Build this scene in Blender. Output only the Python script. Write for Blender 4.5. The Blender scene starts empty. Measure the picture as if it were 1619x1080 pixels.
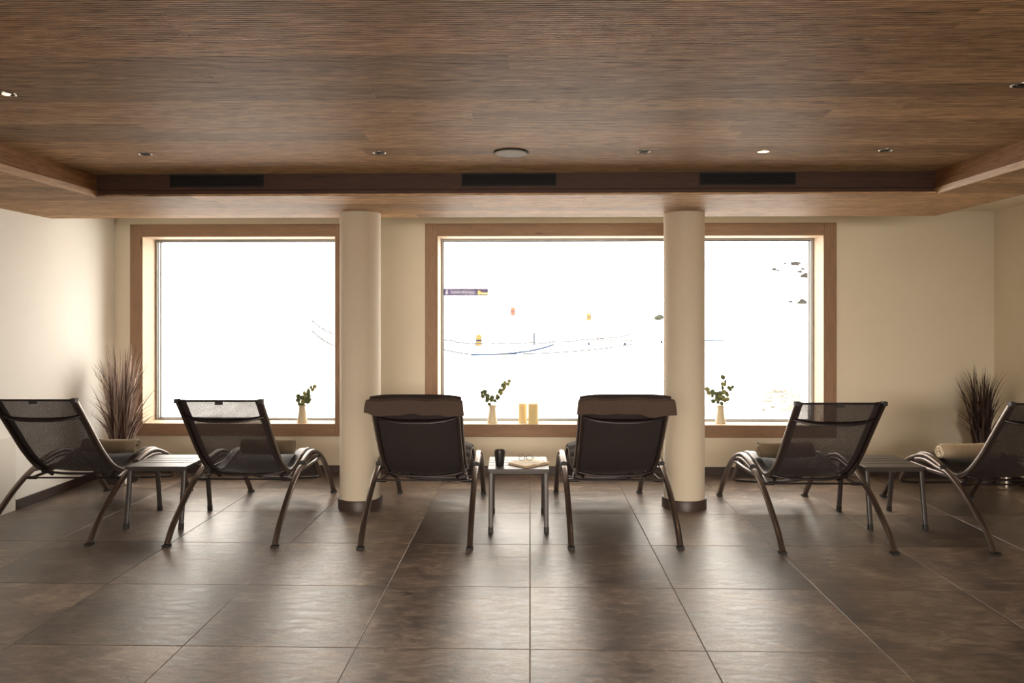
import bpy, math, random
from mathutils import Vector, Matrix, noise

PI = math.pi
YAW = math.radians(1.34)
SC = bpy.context.scene
COL = SC.collection
rnd = random.Random(7)

# ------------------------------------------------------------------ camera, world, sun, exposure
cam_d = bpy.data.cameras.new('camera'); cam = bpy.data.objects.new('camera', cam_d); COL.objects.link(cam)
cam.location = (0, 0, 1.53); cam.rotation_euler = (PI/2, 0, YAW)
cam_d.sensor_width = 36; cam_d.lens = 1215/1619*36; cam_d.shift_y = -43/1619
cam_d.clip_start = 0.05; cam_d.clip_end = 2000
SC.camera = cam

SC.view_settings.view_transform = 'Standard'; SC.view_settings.look = 'None'
SC.view_settings.gamma = 1; SC.view_settings.exposure = 1.0
SC.view_settings.use_curve_mapping = False

world = bpy.data.worlds.new('world'); SC.world = world; world.use_nodes = True
wn = world.node_tree.nodes; wn.clear()
bgn = wn.new('ShaderNodeBackground'); wo = wn.new('ShaderNodeOutputWorld')
bgn.inputs[0].default_value = (1.0, 0.92, 0.82, 1); bgn.inputs[1].default_value = 4.2
world.node_tree.links.new(bgn.outputs[0], wo.inputs[0])

sun_d = bpy.data.lights.new('sun', 'SUN'); sun = bpy.data.objects.new('sun', sun_d); COL.objects.link(sun)
sun_d.energy = 2.5; sun_d.angle = math.radians(25); sun_d.color = (1, 0.93, 0.84)
sun.rotation_euler = Vector((0.15, 0.50, -0.85)).to_track_quat('-Z', 'Y').to_euler()
sun.location = (0, -5, 12)

def area(name, loc, target, sx, sy, power, color):
    d = bpy.data.lights.new(name, 'AREA'); o = bpy.data.objects.new(name, d); COL.objects.link(o)
    d.shape = 'RECTANGLE'; d.size = sx; d.size_y = sy; d.energy = power; d.color = color
    o.location = loc
    o.rotation_euler = (Vector(target)-Vector(loc)).to_track_quat('-Z', 'Y').to_euler()
    return o
# unseen fill light added behind the camera to brighten walls and loungers
area('fill_light', (0.3, -3.2, 1.75), (0.3, 7.3, -0.75), 6.0, 0.8, 40, (1.0, 0.88, 0.74)).data.spread = math.radians(54)
for i, (x0, x1) in enumerate(((-3.74, -1.87), (-0.886, 2.78))):      # sampling portals in the window openings
    d = bpy.data.lights.new('window_portal', 'AREA'); o = bpy.data.objects.new('window_portal', d); COL.objects.link(o)
    d.shape = 'RECTANGLE'; d.size = x1-x0; d.size_y = 1.8; d.cycles.is_portal = True
    o.location = ((x0+x1)/2, 7.72, 1.38); o.rotation_euler = (-PI/2, 0, 0)

# ------------------------------------------------------------------ helpers
def s2l(c):
    def f(v):
        v /= 255.0
        return v/12.92 if v <= .04045 else ((v+.055)/1.055)**2.4
    return (f(c[0]), f(c[1]), f(c[2]), 1)

def W(xc, d, z=0.0):
    """floor-plan point given in the axes of the row of loungers (turned 1.34 degrees against the room)"""
    return Vector((xc*math.cos(YAW)-d*math.sin(YAW), xc*math.sin(YAW)+d*math.cos(YAW), z))

class MB:
    def __init__(s): s.v = []; s.f = []; s.uv = {}
    def add(s, vs, fs, uvs=None):
        n = len(s.v); s.v += [tuple(p) for p in vs]
        for i, f in enumerate(fs):
            if uvs: s.uv[len(s.f)] = uvs[i]
            s.f.append(tuple(n+k for k in f))
        return s
    def box(s, a, b):
        (x0, y0, z0), (x1, y1, z1) = a, b
        return s.add([(x0,y0,z0),(x1,y0,z0),(x1,y1,z0),(x0,y1,z0),(x0,y0,z1),(x1,y0,z1),(x1,y1,z1),(x0,y1,z1)],
              [(3,2,1,0),(4,5,6,7),(0,1,5,4),(1,2,6,5),(2,3,7,6),(3,0,4,7)])
    def tube(s, pts, rx, ry=None, n=10, side=(1,0,0), cap=True, power=2.0):
        """sweep an (super)ellipse; rx along side, ry across; radii may be lists"""
        pts = [Vector(p) for p in pts]; ry = rx if ry is None else ry
        m = len(pts); vs = []
        for i, p in enumerate(pts):
            t = (pts[min(i+1, m-1)]-pts[max(i-1, 0)]).normalized()
            a = Vector(side); a = (a-t*a.dot(t))
            if a.length < 1e-4: a = t.orthogonal()
            a.normalize(); b = t.cross(a)
            r1 = rx[i] if isinstance(rx, (list, tuple)) else rx
            r2 = ry[i] if isinstance(ry, (list, tuple)) else ry
            for k in range(n):
                w = 2*PI*(k+.5)/n; c, q = math.cos(w), math.sin(w)
                e = 2.0/power
                c2 = math.copysign(abs(c)**e, c); q2 = math.copysign(abs(q)**e, q)
                vs.append(p+a*(r1*c2)+b*(r2*q2))
        fs = [(i*n+k, i*n+(k+1) % n, (i+1)*n+(k+1) % n, (i+1)*n+k) for i in range(m-1) for k in range(n)]
        if cap: fs += [tuple(range(n-1, -1, -1)), tuple((m-1)*n+k for k in range(n))]
        return s.add(vs, fs)
    def lathe(s, prof, n=24, c=(0,0,0), closed=False):
        vs = [(c[0]+r*math.cos(2*PI*k/n), c[1]+r*math.sin(2*PI*k/n), c[2]+z) for r, z in prof for k in range(n)]
        m = len(prof)
        fs = [(i*n+k, i*n+(k+1) % n, (i+1)*n+(k+1) % n, (i+1)*n+k) for i in range(m-1) for k in range(n)]
        if not closed: fs += [tuple(range(n-1, -1, -1)), tuple((m-1)*n+k for k in range(n))]
        else: fs += [((m-1)*n+k, (m-1)*n+(k+1) % n, (k+1) % n, k) for k in range(n)]
        return s.add(vs, fs)
    def prism_x(s, prof, x0, x1):
        """profile in (y,z) extruded along x"""
        n = len(prof)
        vs = [(x0, y, z) for y, z in prof]+[(x1, y, z) for y, z in prof]
        fs = [(k, (k+1) % n, n+(k+1) % n, n+k) for k in range(n)]+[tuple(range(n-1,-1,-1)), tuple(range(n, 2*n))]
        return s.add(vs, fs)
    def prism_y(s, prof, y0, y1):
        n = len(prof)
        vs = [(x, y0, z) for x, z in prof]+[(x, y1, z) for x, z in prof]
        fs = [(k, (k+1) % n, n+(k+1) % n, n+k) for k in range(n)]+[tuple(range(n-1,-1,-1)), tuple(range(n, 2*n))]
        return s.add(vs, fs)
    def mesh(s, name, mat, smooth=False, fix=True):
        me = bpy.data.meshes.new(name); me.from_pydata(s.v, [], s.f)
        if s.uv:
            ul = me.uv_layers.new(name='UVMap')
            for i, p in enumerate(me.polygons):
                if i in s.uv:
                    for li, uv in zip(p.loop_indices, s.uv[i]): ul.data[li].uv = uv
        me.validate(); me.update()
        if fix and not s.uv:
            import bmesh
            bm = bmesh.new(); bm.from_mesh(me); bmesh.ops.recalc_face_normals(bm, faces=bm.faces); bm.to_mesh(me); bm.free()
        if mat: me.materials.append(mat)
        if smooth: 
            for p in me.polygons: p.use_smooth = True
            try: me.set_sharp_from_angle(angle=math.radians(42))
            except Exception: pass
        return me
    def build(s, name, mat, parent=None, smooth=False):
        o = bpy.data.objects.new(name, s.mesh(name, mat, smooth)); COL.objects.link(o); o.parent = parent
        return o

def inst(name, me, loc, parent=None):
    o = bpy.data.objects.new(name, me); COL.objects.link(o); o.location = loc; o.parent = parent; return o

def bev(o, w=.004, seg=2):
    m = o.modifiers.new('bevel', 'BEVEL'); m.width = w; m.segments = seg; m.limit_method = 'ANGLE'; m.angle_limit = math.radians(40)
    return o

def tag(o, label=None, cat=None, group=None, kind=None):
    if label: o['label'] = label
    if cat: o['category'] = cat
    if group: o['group'] = group
    if kind: o['kind'] = kind
    return o
def struct(o, label=None): 
    return tag(o, label, None, None, 'structure')
def thing(name, label, cat, loc=(0,0,0), rz=0, group=None):
    o = bpy.data.objects.new(name, None); COL.objects.link(o); o.location = loc; o.rotation_euler = (0,0,rz)
    o.empty_display_size = .1
    return tag(o, label, cat, group)
def copy_tree(o, parent=None):
    c = o.copy(); COL.objects.link(c); c.parent = parent
    for ch in list(o.children): copy_tree(ch, c)
    return c

def spline(pts, per=8):
    P = [Vector(p) for p in pts]; out = []
    for i in range(len(P)-1):
        p0 = P[i-1] if i else P[0]*2-P[1]; p1 = P[i]; p2 = P[i+1]; p3 = P[i+2] if i+2 < len(P) else P[-1]*2-P[-2]
        for k in range(per):
            t = k/per
            out.append(.5*((2*p1)+(p2-p0)*t+(2*p0-5*p1+4*p2-p3)*t*t+(3*p1-p0-3*p2+p3)*t**3))
    out.append(P[-1]); return out

# ------------------------------------------------------------------ materials
def newmat(name):
    m = bpy.data.materials.new(name); m.use_nodes = True
    nt = m.node_tree; b = nt.nodes['Principled BSDF']
    return m, nt, b
def plain(name, rgb, rough=.6, metal=0, bump=0, bscale=60, var=0.0, emit=None, estr=0, spec=None):
    m, nt, b = newmat(name); L = nt.links.new
    col = s2l(rgb)
    b.inputs['Base Color'].default_value = col; b.inputs['Roughness'].default_value = rough; b.inputs['Metallic'].default_value = metal
    if spec is not None: b.inputs['Specular IOR Level'].default_value = spec
    tc = nt.nodes.new('ShaderNodeTexCoord')
    nz = nt.nodes.new('ShaderNodeTexNoise'); nz.inputs['Scale'].default_value = bscale; nz.inputs['Detail'].default_value = 4
    L(tc.outputs['Object'], nz.inputs['Vector'])
    if var:
        mx = nt.nodes.new('ShaderNodeMix'); mx.data_type = 'RGBA'
        mx.inputs[6].default_value = tuple(c*(1-var) for c in col[:3])+(1,); mx.inputs[7].default_value = tuple(min(1, c*(1+var)) for c in col[:3])+(1,)
        n2 = nt.nodes.new('ShaderNodeTexNoise'); n2.inputs['Scale'].default_value = bscale/6; n2.inputs['Detail'].default_value = 5
        L(tc.outputs['Object'], n2.inputs['Vector']); L(n2.outputs[0], mx.inputs[0]); L(mx.outputs[2], b.inputs['Base Color'])
    if bump:
        bp = nt.nodes.new('ShaderNodeBump'); bp.inputs['Strength'].default_value = bump; bp.inputs['Distance'].default_value = .004
        L(nz.outputs[0], bp.inputs['Height']); L(bp.outputs[0], b.inputs['Normal'])
    if emit:
        b.inputs['Emission Color'].default_value = s2l(emit); b.inputs['Emission Strength'].default_value = estr
    return m

def wood(name, dark, light, axis='x', rough=.5, rand=.5, scale=1.0, contrast=(.35, .7), fleck=.2):
    m, nt, b = newmat(name); L = nt.links.new; N = nt.nodes.new
    tc = N('ShaderNodeTexCoord'); oi = N('ShaderNodeObjectInfo')
    off = N('ShaderNodeVectorMath'); off.operation = 'SCALE'; off.inputs[0].default_value = (37.0, 91.0, 53.0)
    L(oi.outputs['Random'], off.inputs['Scale'])
    addv = N('ShaderNodeVectorMath'); L(tc.outputs['Object'], addv.inputs[0]); L(off.outputs[0], addv.inputs[1])
    mp = N('ShaderNodeMapping'); L(addv.outputs[0], mp.inputs[0])
    a, c = 2.2*scale, 26.0*scale
    mp.inputs['Scale'].default_value = {'x': (a, c, c), 'y': (c, a, c), 'z': (c, c, a)}[axis]
    n1 = N('ShaderNodeTexNoise'); n1.inputs['Scale'].default_value = 1.6; n1.inputs['Detail'].default_value = 6; n1.inputs['Distortion'].default_value = 1.2
    n1.inputs['Roughness'].default_value = .62
    L(mp.outputs[0], n1.inputs['Vector'])
    mp2 = N('ShaderNodeMapping'); L(addv.outputs[0], mp2.inputs[0])
    mp2.inputs['Scale'].default_value = {'x': (9, 150, 150), 'y': (150, 9, 150), 'z': (150, 150, 9)}[axis]
    n2 = N('ShaderNodeTexNoise'); n2.inputs['Scale'].default_value = 1.0; n2.inputs['Detail'].default_value = 3
    L(mp2.outputs[0], n2.inputs['Vector'])
    mixf = N('ShaderNodeMix'); mixf.data_type = 'FLOAT'; mixf.inputs[0].default_value = .45
    L(n1.outputs[0], mixf.inputs[2]); L(n2.outputs[0], mixf.inputs[3])
    cr = N('ShaderNodeValToRGB'); cr.color_ramp.elements[0].position = contrast[0]; cr.color_ramp.elements[1].position = contrast[1]
    cr.color_ramp.elements[0].color = s2l(dark); cr.color_ramp.elements[1].color = s2l(light)
    L(mixf.outputs[0], cr.inputs[0])
    # a few dark knots
    mp3 = N('ShaderNodeMapping'); L(addv.outputs[0], mp3.inputs[0])
    mp3.inputs['Scale'].default_value = {'x': (1.3, 6, 6), 'y': (6, 1.3, 6), 'z': (6, 6, 1.3)}[axis]
    vo = N('ShaderNodeTexVoronoi'); vo.inputs['Scale'].default_value = 1.6; L(mp3.outputs[0], vo.inputs['Vector'])
    kr = N('ShaderNodeValToRGB'); kr.color_ramp.elements[0].position = .03; kr.color_ramp.elements[1].position = .12
    kr.color_ramp.elements[0].color = (.35,.3,.28,1); kr.color_ramp.elements[1].color = (1,1,1,1)
    L(vo.outputs['Distance'], kr.inputs[0])
    mul = N('ShaderNodeMix'); mul.data_type = 'RGBA'; mul.blend_type = 'MULTIPLY'; mul.inputs[0].default_value = .8
    L(cr.outputs[0], mul.inputs[6]); L(kr.outputs[0], mul.inputs[7])
    mp4 = N('ShaderNodeMapping'); L(addv.outputs[0], mp4.inputs[0])
    mp4.inputs['Scale'].default_value = {'x': (7, 60, 60), 'y': (60, 7, 60), 'z': (60, 60, 7)}[axis]
    n4 = N('ShaderNodeTexNoise'); n4.inputs['Scale'].default_value = 1.0; n4.inputs['Detail'].default_value = 2; L(mp4.outputs[0], n4.inputs['Vector'])
    fr = N('ShaderNodeValToRGB'); fr.color_ramp.elements[0].position = .58; fr.color_ramp.elements[1].position = .70
    fr.color_ramp.elements[0].color = (1,1,1,1); fr.color_ramp.elements[1].color = (.5,.45,.42,1); L(n4.outputs[0], fr.inputs[0])
    mul2 = N('ShaderNodeMix'); mul2.data_type = 'RGBA'; mul2.blend_type = 'MULTIPLY'; mul2.inputs[0].default_value = fleck
    L(mul.outputs[2], mul2.inputs[6]); L(fr.outputs[0], mul2.inputs[7])
    hs = N('ShaderNodeHueSaturation'); L(mul2.outputs[2], hs.inputs['Color']); b.inputs['Specular IOR Level'].default_value = .38
    mr = N('ShaderNodeMapRange'); mr.inputs[3].default_value = 1-rand*.5; mr.inputs[4].default_value = 1+rand*.5
    L(oi.outputs['Random'], mr.inputs[0]); L(mr.outputs[0], hs.inputs['Value'])
    L(hs.outputs[0], b.inputs['Base Color'])
    b.inputs['Roughness'].default_value = rough
    bp = N('ShaderNodeBump'); bp.inputs['Strength'].default_value = .25; bp.inputs['Distance'].default_value = .002
    L(n2.outputs[0], bp.inputs['Height']); L(bp.outputs[0], b.inputs['Normal'])
    return m

M = {}
M['plaster'] = plain('plaster', (238, 228, 208), .9, bump=.15, bscale=40, var=.02)
M['plaster_white'] = plain('plaster_white', (250, 248, 243), .9, bump=.1, bscale=40, var=.015)
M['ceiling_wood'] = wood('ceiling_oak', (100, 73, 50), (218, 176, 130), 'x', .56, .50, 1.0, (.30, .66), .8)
M['fascia_wood'] = wood('fascia_oak_shaded', (54, 34, 26), (86, 54, 38), 'x', .6, .1)  # backlit shade of the back fascia is put into the oak colour
M['fascia_wood_lit_y'] = wood('fascia_oak_lit_lengthwise', (132, 92, 60), (190, 142, 98), 'y', .6, .1)  # lit copy of the same oak for the side boards
M['lip_wood'] = wood('pale_oak_lip', (176, 134, 92), (214, 172, 126), 'x', .5, .1)
M['lip_wood_y'] = wood('pale_oak_lip_lengthwise', (176, 134, 92), (214, 172, 126), 'y', .5, .1)
M['casing_h'] = wood('window_casing_wood', (142, 112, 88), (170, 136, 110), 'x', .55, .05)
M['casing_v'] = wood('window_casing_wood_upright', (142, 112, 88), (170, 136, 110), 'z', .55, .05)
M['lining'] = wood('pale_window_lining', (214, 190, 164), (232, 212, 188), 'x', .6, .05)
M['sash'] = plain('grey_window_profile', (150, 146, 140), .4, .3)
M['gasket'] = plain('black_gasket', (40, 40, 42), .6)
M['stone_base'] = plain('dark_stone_skirting', (62, 48, 44), .45, bump=.1, bscale=30, var=.3)
M['grout'] = plain('grout', (150, 130, 112), .9)
M['column'] = plain('column_paint', (204, 192, 172), .75, bump=.1, bscale=80, var=.02)
M['vent_dark'] = plain('black_vent', (24, 17, 20), .6)
M['steel'] = plain('brushed_steel', (176, 168, 160), .35, 1)
M['white_metal'] = plain('white_painted_metal', (226, 222, 214), .5)
M['speaker_mesh'] = plain('grey_speaker_mesh', (190, 184, 176), .7, bump=.4, bscale=500)
M['black_gap'] = plain('black_recess', (14, 10, 10), .8)
M['lamp_glow'] = plain('lamp_glow', (255, 236, 200), .5, emit=(255, 214, 150), estr=6)
M['frame'] = plain('lounger_aluminium', (98, 86, 80), .32, .8)
M['frame_dark'] = plain('dark_bar', (36, 28, 29), .4, .5)
M['rubber'] = plain('black_plastic', (22, 18, 18), .6)
M['table_metal'] = plain('table_powder_coat', (54, 46, 44), .42, 0)
M['pad'] = plain('brown_pad_cloth', (42, 32, 30), .95, bump=.3, bscale=200, var=.12)
M['pad_flap'] = plain('brown_pad_flap', (74, 59, 51), .95, bump=.35, bscale=200, var=.15)
M['piping'] = plain('grey_piping', (130, 114, 104), .8)
M['towel'] = plain('taupe_terry', (148, 132, 110), 1.0, bump=.9, bscale=260, var=.15)
M['mug'] = plain('dark_stoneware', (38, 33, 32), .35, var=.3, bscale=60)
M['paper'] = plain('paper', (232, 220, 200), .8)
M['paper_edge'] = plain('paper_edge', (196, 172, 142), .8)
M['cover_brown'] = plain('book_cover', (122, 92, 68), .6)
M['glass_frame'] = plain('spectacle_frame', (20, 18, 18), .3)
M['enamel'] = plain('cream_enamel', (224, 212, 184), .3, var=.04, bscale=20)
M['wax'] = plain('ivory_wax', (236, 222, 170), .6)
M['wax'].node_tree.nodes['Principled BSDF'].inputs['Subsurface Weight'].default_value = .3
M['wick'] = plain('wick', (30, 24, 20), .9)
M['flame'] = plain('flame', (255, 220, 150), .5, emit=(255, 200, 120), estr=5)
M['leaf'] = plain('grey_green_leaf', (92, 104, 66), .6, var=.3, bscale=70)
M['leaf_pale'] = plain('pale_olive_leaf', (142, 140, 84), .6, var=.25, bscale=70)
M['stem'] = plain('brown_stem', (96, 80, 56), .8)
M['blade_pale'] = plain('dried_mauve_grass', (196, 178, 168), .8, var=.5, bscale=50)
M['blade_dark'] = plain('dark_brown_grass', (60, 44, 42), .7, var=.5, bscale=50)
M['blade_mid'] = plain('mauve_brown_grass', (112, 90, 84), .7, var=.4, bscale=50)
M['blade_brown'] = plain('brown_grass', (84, 66, 60), .7, var=.4, bscale=50)
M['towel_pale'] = plain('pale_terry', (216, 198, 170), 1.0, bump=.9, bscale=260, var=.12)
M['pot_dark'] = plain('dark_pot', (60, 50, 46), .5)
M['soil'] = plain('dark_soil', (46, 36, 30), .95)
M['panel_white'] = plain('white_wall_panel', (238, 234, 226), .6)
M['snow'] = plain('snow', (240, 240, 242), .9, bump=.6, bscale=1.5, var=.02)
def snow_shade():
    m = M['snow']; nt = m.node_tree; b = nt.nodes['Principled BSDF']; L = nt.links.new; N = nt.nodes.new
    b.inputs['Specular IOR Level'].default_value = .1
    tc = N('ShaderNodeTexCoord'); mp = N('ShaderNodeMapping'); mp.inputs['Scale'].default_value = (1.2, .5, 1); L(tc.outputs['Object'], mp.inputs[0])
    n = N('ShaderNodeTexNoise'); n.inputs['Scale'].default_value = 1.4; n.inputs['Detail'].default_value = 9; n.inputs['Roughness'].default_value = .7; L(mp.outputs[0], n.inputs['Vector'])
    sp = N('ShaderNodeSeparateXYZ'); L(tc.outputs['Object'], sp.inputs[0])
    mr = N('ShaderNodeMapRange'); mr.inputs[1].default_value = 15.5; mr.inputs[2].default_value = 13.5; L(sp.outputs[1], mr.inputs[0])   # shade of the house, mottled grey into the near snow's colour
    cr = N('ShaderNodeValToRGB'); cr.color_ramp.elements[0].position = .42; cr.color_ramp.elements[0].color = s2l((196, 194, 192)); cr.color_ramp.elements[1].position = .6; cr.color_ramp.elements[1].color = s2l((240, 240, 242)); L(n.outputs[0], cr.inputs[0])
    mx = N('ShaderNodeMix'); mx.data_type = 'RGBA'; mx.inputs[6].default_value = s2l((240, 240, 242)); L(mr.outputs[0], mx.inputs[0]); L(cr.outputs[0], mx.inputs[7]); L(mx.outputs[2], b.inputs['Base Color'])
snow_shade()
M['facade'] = plain('facade_render', (210, 204, 194), .9)
M['banner'] = plain('violet_banner', (30, 23, 43), 1, spec=0)
M['banner_text'] = plain('banner_white_print', (88, 84, 89), 1, spec=0)
M['banner_yellow'] = plain('banner_yellow_print', (110, 96, 48), 1, spec=0)
M['orange'] = plain('orange_padding', (104, 66, 48), 1, spec=0)
M['yellow'] = plain('yellow_padding', (106, 86, 52), 1, spec=0)
M['blue_dark'] = plain('dark_blue_plastic', (34, 42, 56), 1, spec=0)
M['blue'] = plain('blue_rope', (30, 46, 72), 1, spec=0)
M['net'] = plain('safety_net', (60, 62, 64), 1, spec=0)
M['orange_rope'] = plain('orange_rope', (90, 56, 46), 1, spec=0)
M['rock'] = plain('grey_rock', (48, 46, 44), 1, var=.4, bscale=3, spec=0)
M['rock_pale'] = plain('earthy_ice_rubble', (126, 122, 116), 1, var=.3, bscale=8, spec=0)
M['tarp'] = plain('grey_green_tarp', (44, 48, 40), 1, spec=0)

def glass_mat():
    m = bpy.data.materials.new('window_glass'); m.use_nodes = True; nt = m.node_tree; nt.nodes.clear()
    o = nt.nodes.new('ShaderNodeOutputMaterial'); t = nt.nodes.new('ShaderNodeBsdfTransparent'); g = nt.nodes.new('ShaderNodeBsdfGlossy')
    t.inputs[0].default_value = (.97, .975, .97, 1); g.inputs['Roughness'].default_value = .01
    f = nt.nodes.new('ShaderNodeFresnel'); f.inputs[0].default_value = 1.1
    mx = nt.nodes.new('ShaderNodeMixShader')
    nt.links.new(f.outputs[0], mx.inputs[0]); nt.links.new(t.outputs[0], mx.inputs[1]); nt.links.new(g.outputs[0], mx.inputs[2]); nt.links.new(mx.outputs[0], o.inputs[0])
    return m
M['glass'] = glass_mat()

def sling_mat():
    m, nt, b = newmat('mesh_sling'); L = nt.links.new; N = nt.nodes.new
    b.inputs['Base Color'].default_value = s2l((54, 46, 46)); b.inputs['Roughness'].default_value = .6
    uv = N('ShaderNodeUVMap'); sp = N('ShaderNodeSeparateXYZ'); L(uv.outputs[0], sp.inputs[0])
    def sn(sock, k, fn='SINE'):
        a = N('ShaderNodeMath'); a.operation = 'MULTIPLY'; a.inputs[1].default_value = k; L(sock, a.inputs[0])
        s = N('ShaderNodeMath'); s.operation = fn; L(a.outputs[0], s.inputs[0]); return s.outputs[0]
    p = 2*PI/.009
    s1 = sn(sp.outputs[0], p); s2 = sn(sp.outputs[1], p)
    ml = N('ShaderNodeMath'); ml.operation = 'MULTIPLY'; L(s1, ml.inputs[0]); L(s2, ml.inputs[1])
    gt = N('ShaderNodeMath'); gt.operation = 'GREATER_THAN'; gt.inputs[1].default_value = .66; L(ml.outputs[0], gt.inputs[0])
    # open only off the hems
    tr = N('ShaderNodeBsdfTransparent'); mx = N('ShaderNodeMixShader')
    out = nt.nodes['Material Output']
    L(gt.outputs[0], mx.inputs[0]); L(b.outputs[0], mx.inputs[1]); L(tr.outputs[0], mx.inputs[2]); L(mx.outputs[0], out.inputs[0])
    bp = N('ShaderNodeBump'); bp.inputs['Strength'].default_value = .5; bp.inputs['Distance'].default_value = .002
    L(ml.outputs[0], bp.inputs['Height']); L(bp.outputs[0], b.inputs['Normal'])
    return m
M['sling'] = sling_mat()

def tile_mat():
    m, nt, b = newmat('slate_look_tile'); L = nt.links.new; N = nt.nodes.new
    tc = N('ShaderNodeTexCoord'); oi = N('ShaderNodeObjectInfo')
    off = N('ShaderNodeVectorMath'); off.operation = 'SCALE'; off.inputs[0].default_value = (17.0, 41.0, 13.0); L(oi.outputs['Random'], off.inputs['Scale'])
    ad = N('ShaderNodeVectorMath'); L(tc.outputs['Object'], ad.inputs[0]); L(off.outputs[0], ad.inputs[1])
    n1 = N('ShaderNodeTexNoise'); n1.inputs['Scale'].default_value = 2.4; n1.inputs['Detail'].default_value = 6; n1.inputs['Distortion'].default_value = .5; L(ad.outputs[0], n1.inputs['Vector'])
    mp = N('ShaderNodeMapping'); mp.inputs['Scale'].default_value = (6, 14, 5); L(ad.outputs[0], mp.inputs[0])
    n2 = N('ShaderNodeTexNoise'); n2.inputs['Scale'].default_value = 1.6; n2.inputs['Detail'].default_value = 9; n2.inputs['Roughness'].default_value = .72; n2.inputs['Distortion'].default_value = .8; L(mp.outputs[0], n2.inputs['Vector'])
    mx = N('ShaderNodeMix'); mx.data_type = 'FLOAT'; mx.inputs[0].default_value = .62; L(n1.outputs[0], mx.inputs[2]); L(n2.outputs[0], mx.inputs[3])
    cr = N('ShaderNodeValToRGB'); e = cr.color_ramp.elements
    e[0].position = .34; e[0].color = s2l((50, 44, 48)); e[1].position = .68; e[1].color = s2l((166, 148, 132))
    x = e.new(.5); x.color = s2l((102, 87, 78)); L(mx.outputs[0], cr.inputs[0])
    hs = N('ShaderNodeHueSaturation'); mr = N('ShaderNodeMapRange'); mr.inputs[3].default_value = .62; mr.inputs[4].default_value = 1.28
    L(oi.outputs['Random'], mr.inputs[0]); L(mr.outputs[0], hs.inputs['Value']); L(cr.outputs[0], hs.inputs['Color']); L(hs.outputs[0], b.inputs['Base Color'])
    rr = N('ShaderNodeMapRange'); rr.inputs[1].default_value = .3; rr.inputs[2].default_value = .7; rr.inputs[3].default_value = .27; rr.inputs[4].default_value = .40
    L(n2.outputs[0], rr.inputs[0]); L(rr.outputs[0], b.inputs['Roughness'])
    bp = N('ShaderNodeBump'); bp.inputs['Strength'].default_value = .5; bp.inputs['Distance'].default_value = .004; L(n2.outputs[0], bp.inputs['Height']); L(bp.outputs[0], b.inputs['Normal'])
    return m
M['tile'] = tile_mat(); M['tile'].node_tree.nodes['Principled BSDF'].inputs['Specular IOR Level'].default_value = .85

# ------------------------------------------------------------------ room shell
XL, XR, YB, YF = -4.02, 4.375, 7.35, -3.5
ZC, ZS = 2.487, 2.334           # upper ceiling, dropped soffit
WIN = ((-3.743, -1.867), (-0.886, 2.780)); ZW0, ZW1 = .476, 2.28

fl = struct(MB().box((XL-.3, YF-.3, -.25), (XR+.3, YB, -.004)).build('floor', M['grout']), 'floor of large slate-look tiles')
xe = [XL]+[k*.8 for k in range(-4, 6)]+[XR]; ye = [YF]+[3.51+.8*k for k in range(-8, 5)]+[YB]
cache = {}
g = .0018
for i in range(len(xe)-1):
    for j in range(len(ye)-1):
        w = xe[i+1]-xe[i]; h = ye[j+1]-ye[j]
        key = (round(w, 3), round(h, 3))
        if key not in cache:
            a, b_ = w/2-g, h/2-g; c = .0018
            vs = [(-a,-b_,-.004),(a,-b_,-.004),(a,b_,-.004),(-a,b_,-.004),(-a,-b_,-c),(a,-b_,-c),(a,b_,-c),(-a,b_,-c),
                  (-a+c,-b_+c,0),(a-c,-b_+c,0),(a-c,b_-c,0),(-a+c,b_-c,0)]
            fs = [(8,9,10,11)]+[(k,(k+1)%4,4+(k+1)%4,4+k) for k in range(4)]+[(4+k,4+(k+1)%4,8+(k+1)%4,8+k) for k in range(4)]
            cache[key] = MB().add(vs, fs).mesh('tile', M['tile'], fix=False)
        inst('tile', cache[key], ((xe[i]+xe[i+1])/2, (ye[j]+ye[j+1])/2, 0), fl)

# window wall, with its two openings, carried up and sideways as the outside of the building
b = MB()
YO = 7.76
(ax0, ax1), (bx0, bx1) = WIN
b.box((XL-.3, YB, -.25), (ax0, YO, 2.7)); b.box((ax1, YB, -.25), (bx0, YO, 2.7)); b.box((bx1, YB, -.25), (XR+.3, YO, 2.7))
for x0, x1 in WIN:
    b.box((x0, YB, -.25), (x1, YO, ZW0-.02)); b.box((x0, YB, ZW1+.02), (x1, YO, 2.7))
struct(b.build('wall_back', M['plaster']), 'cream window wall')
b = MB(); b.box((-13, YB+.02, 2.7), (13, YO+.02, 5.2)); b.box((-13, YB+.02, -1), (XL-.3, YO+.02, 2.7)); b.box((XR+.3, YB+.02, -1), (13, YO+.02, 2.7))
b.box((-13, -6, 5.2), (13, YO+.3, 5.4))
struct(b.build('building_facade', M['facade']))
struct(MB().box((XL-.3, YF-.3, -.004), (XL, YB, 2.7)).build('wall_left', M['plaster_white']), 'pale left wall')
struct(MB().box((XR, YF-.3, -.004), (XR+.3, YB, 2.7)).build('wall_right', M['plaster']), 'cream right wall')
struct(MB().box((XL, YF-.3, -.004), (XR, YF, 2.7)).build('wall_front', M['plaster']))

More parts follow.
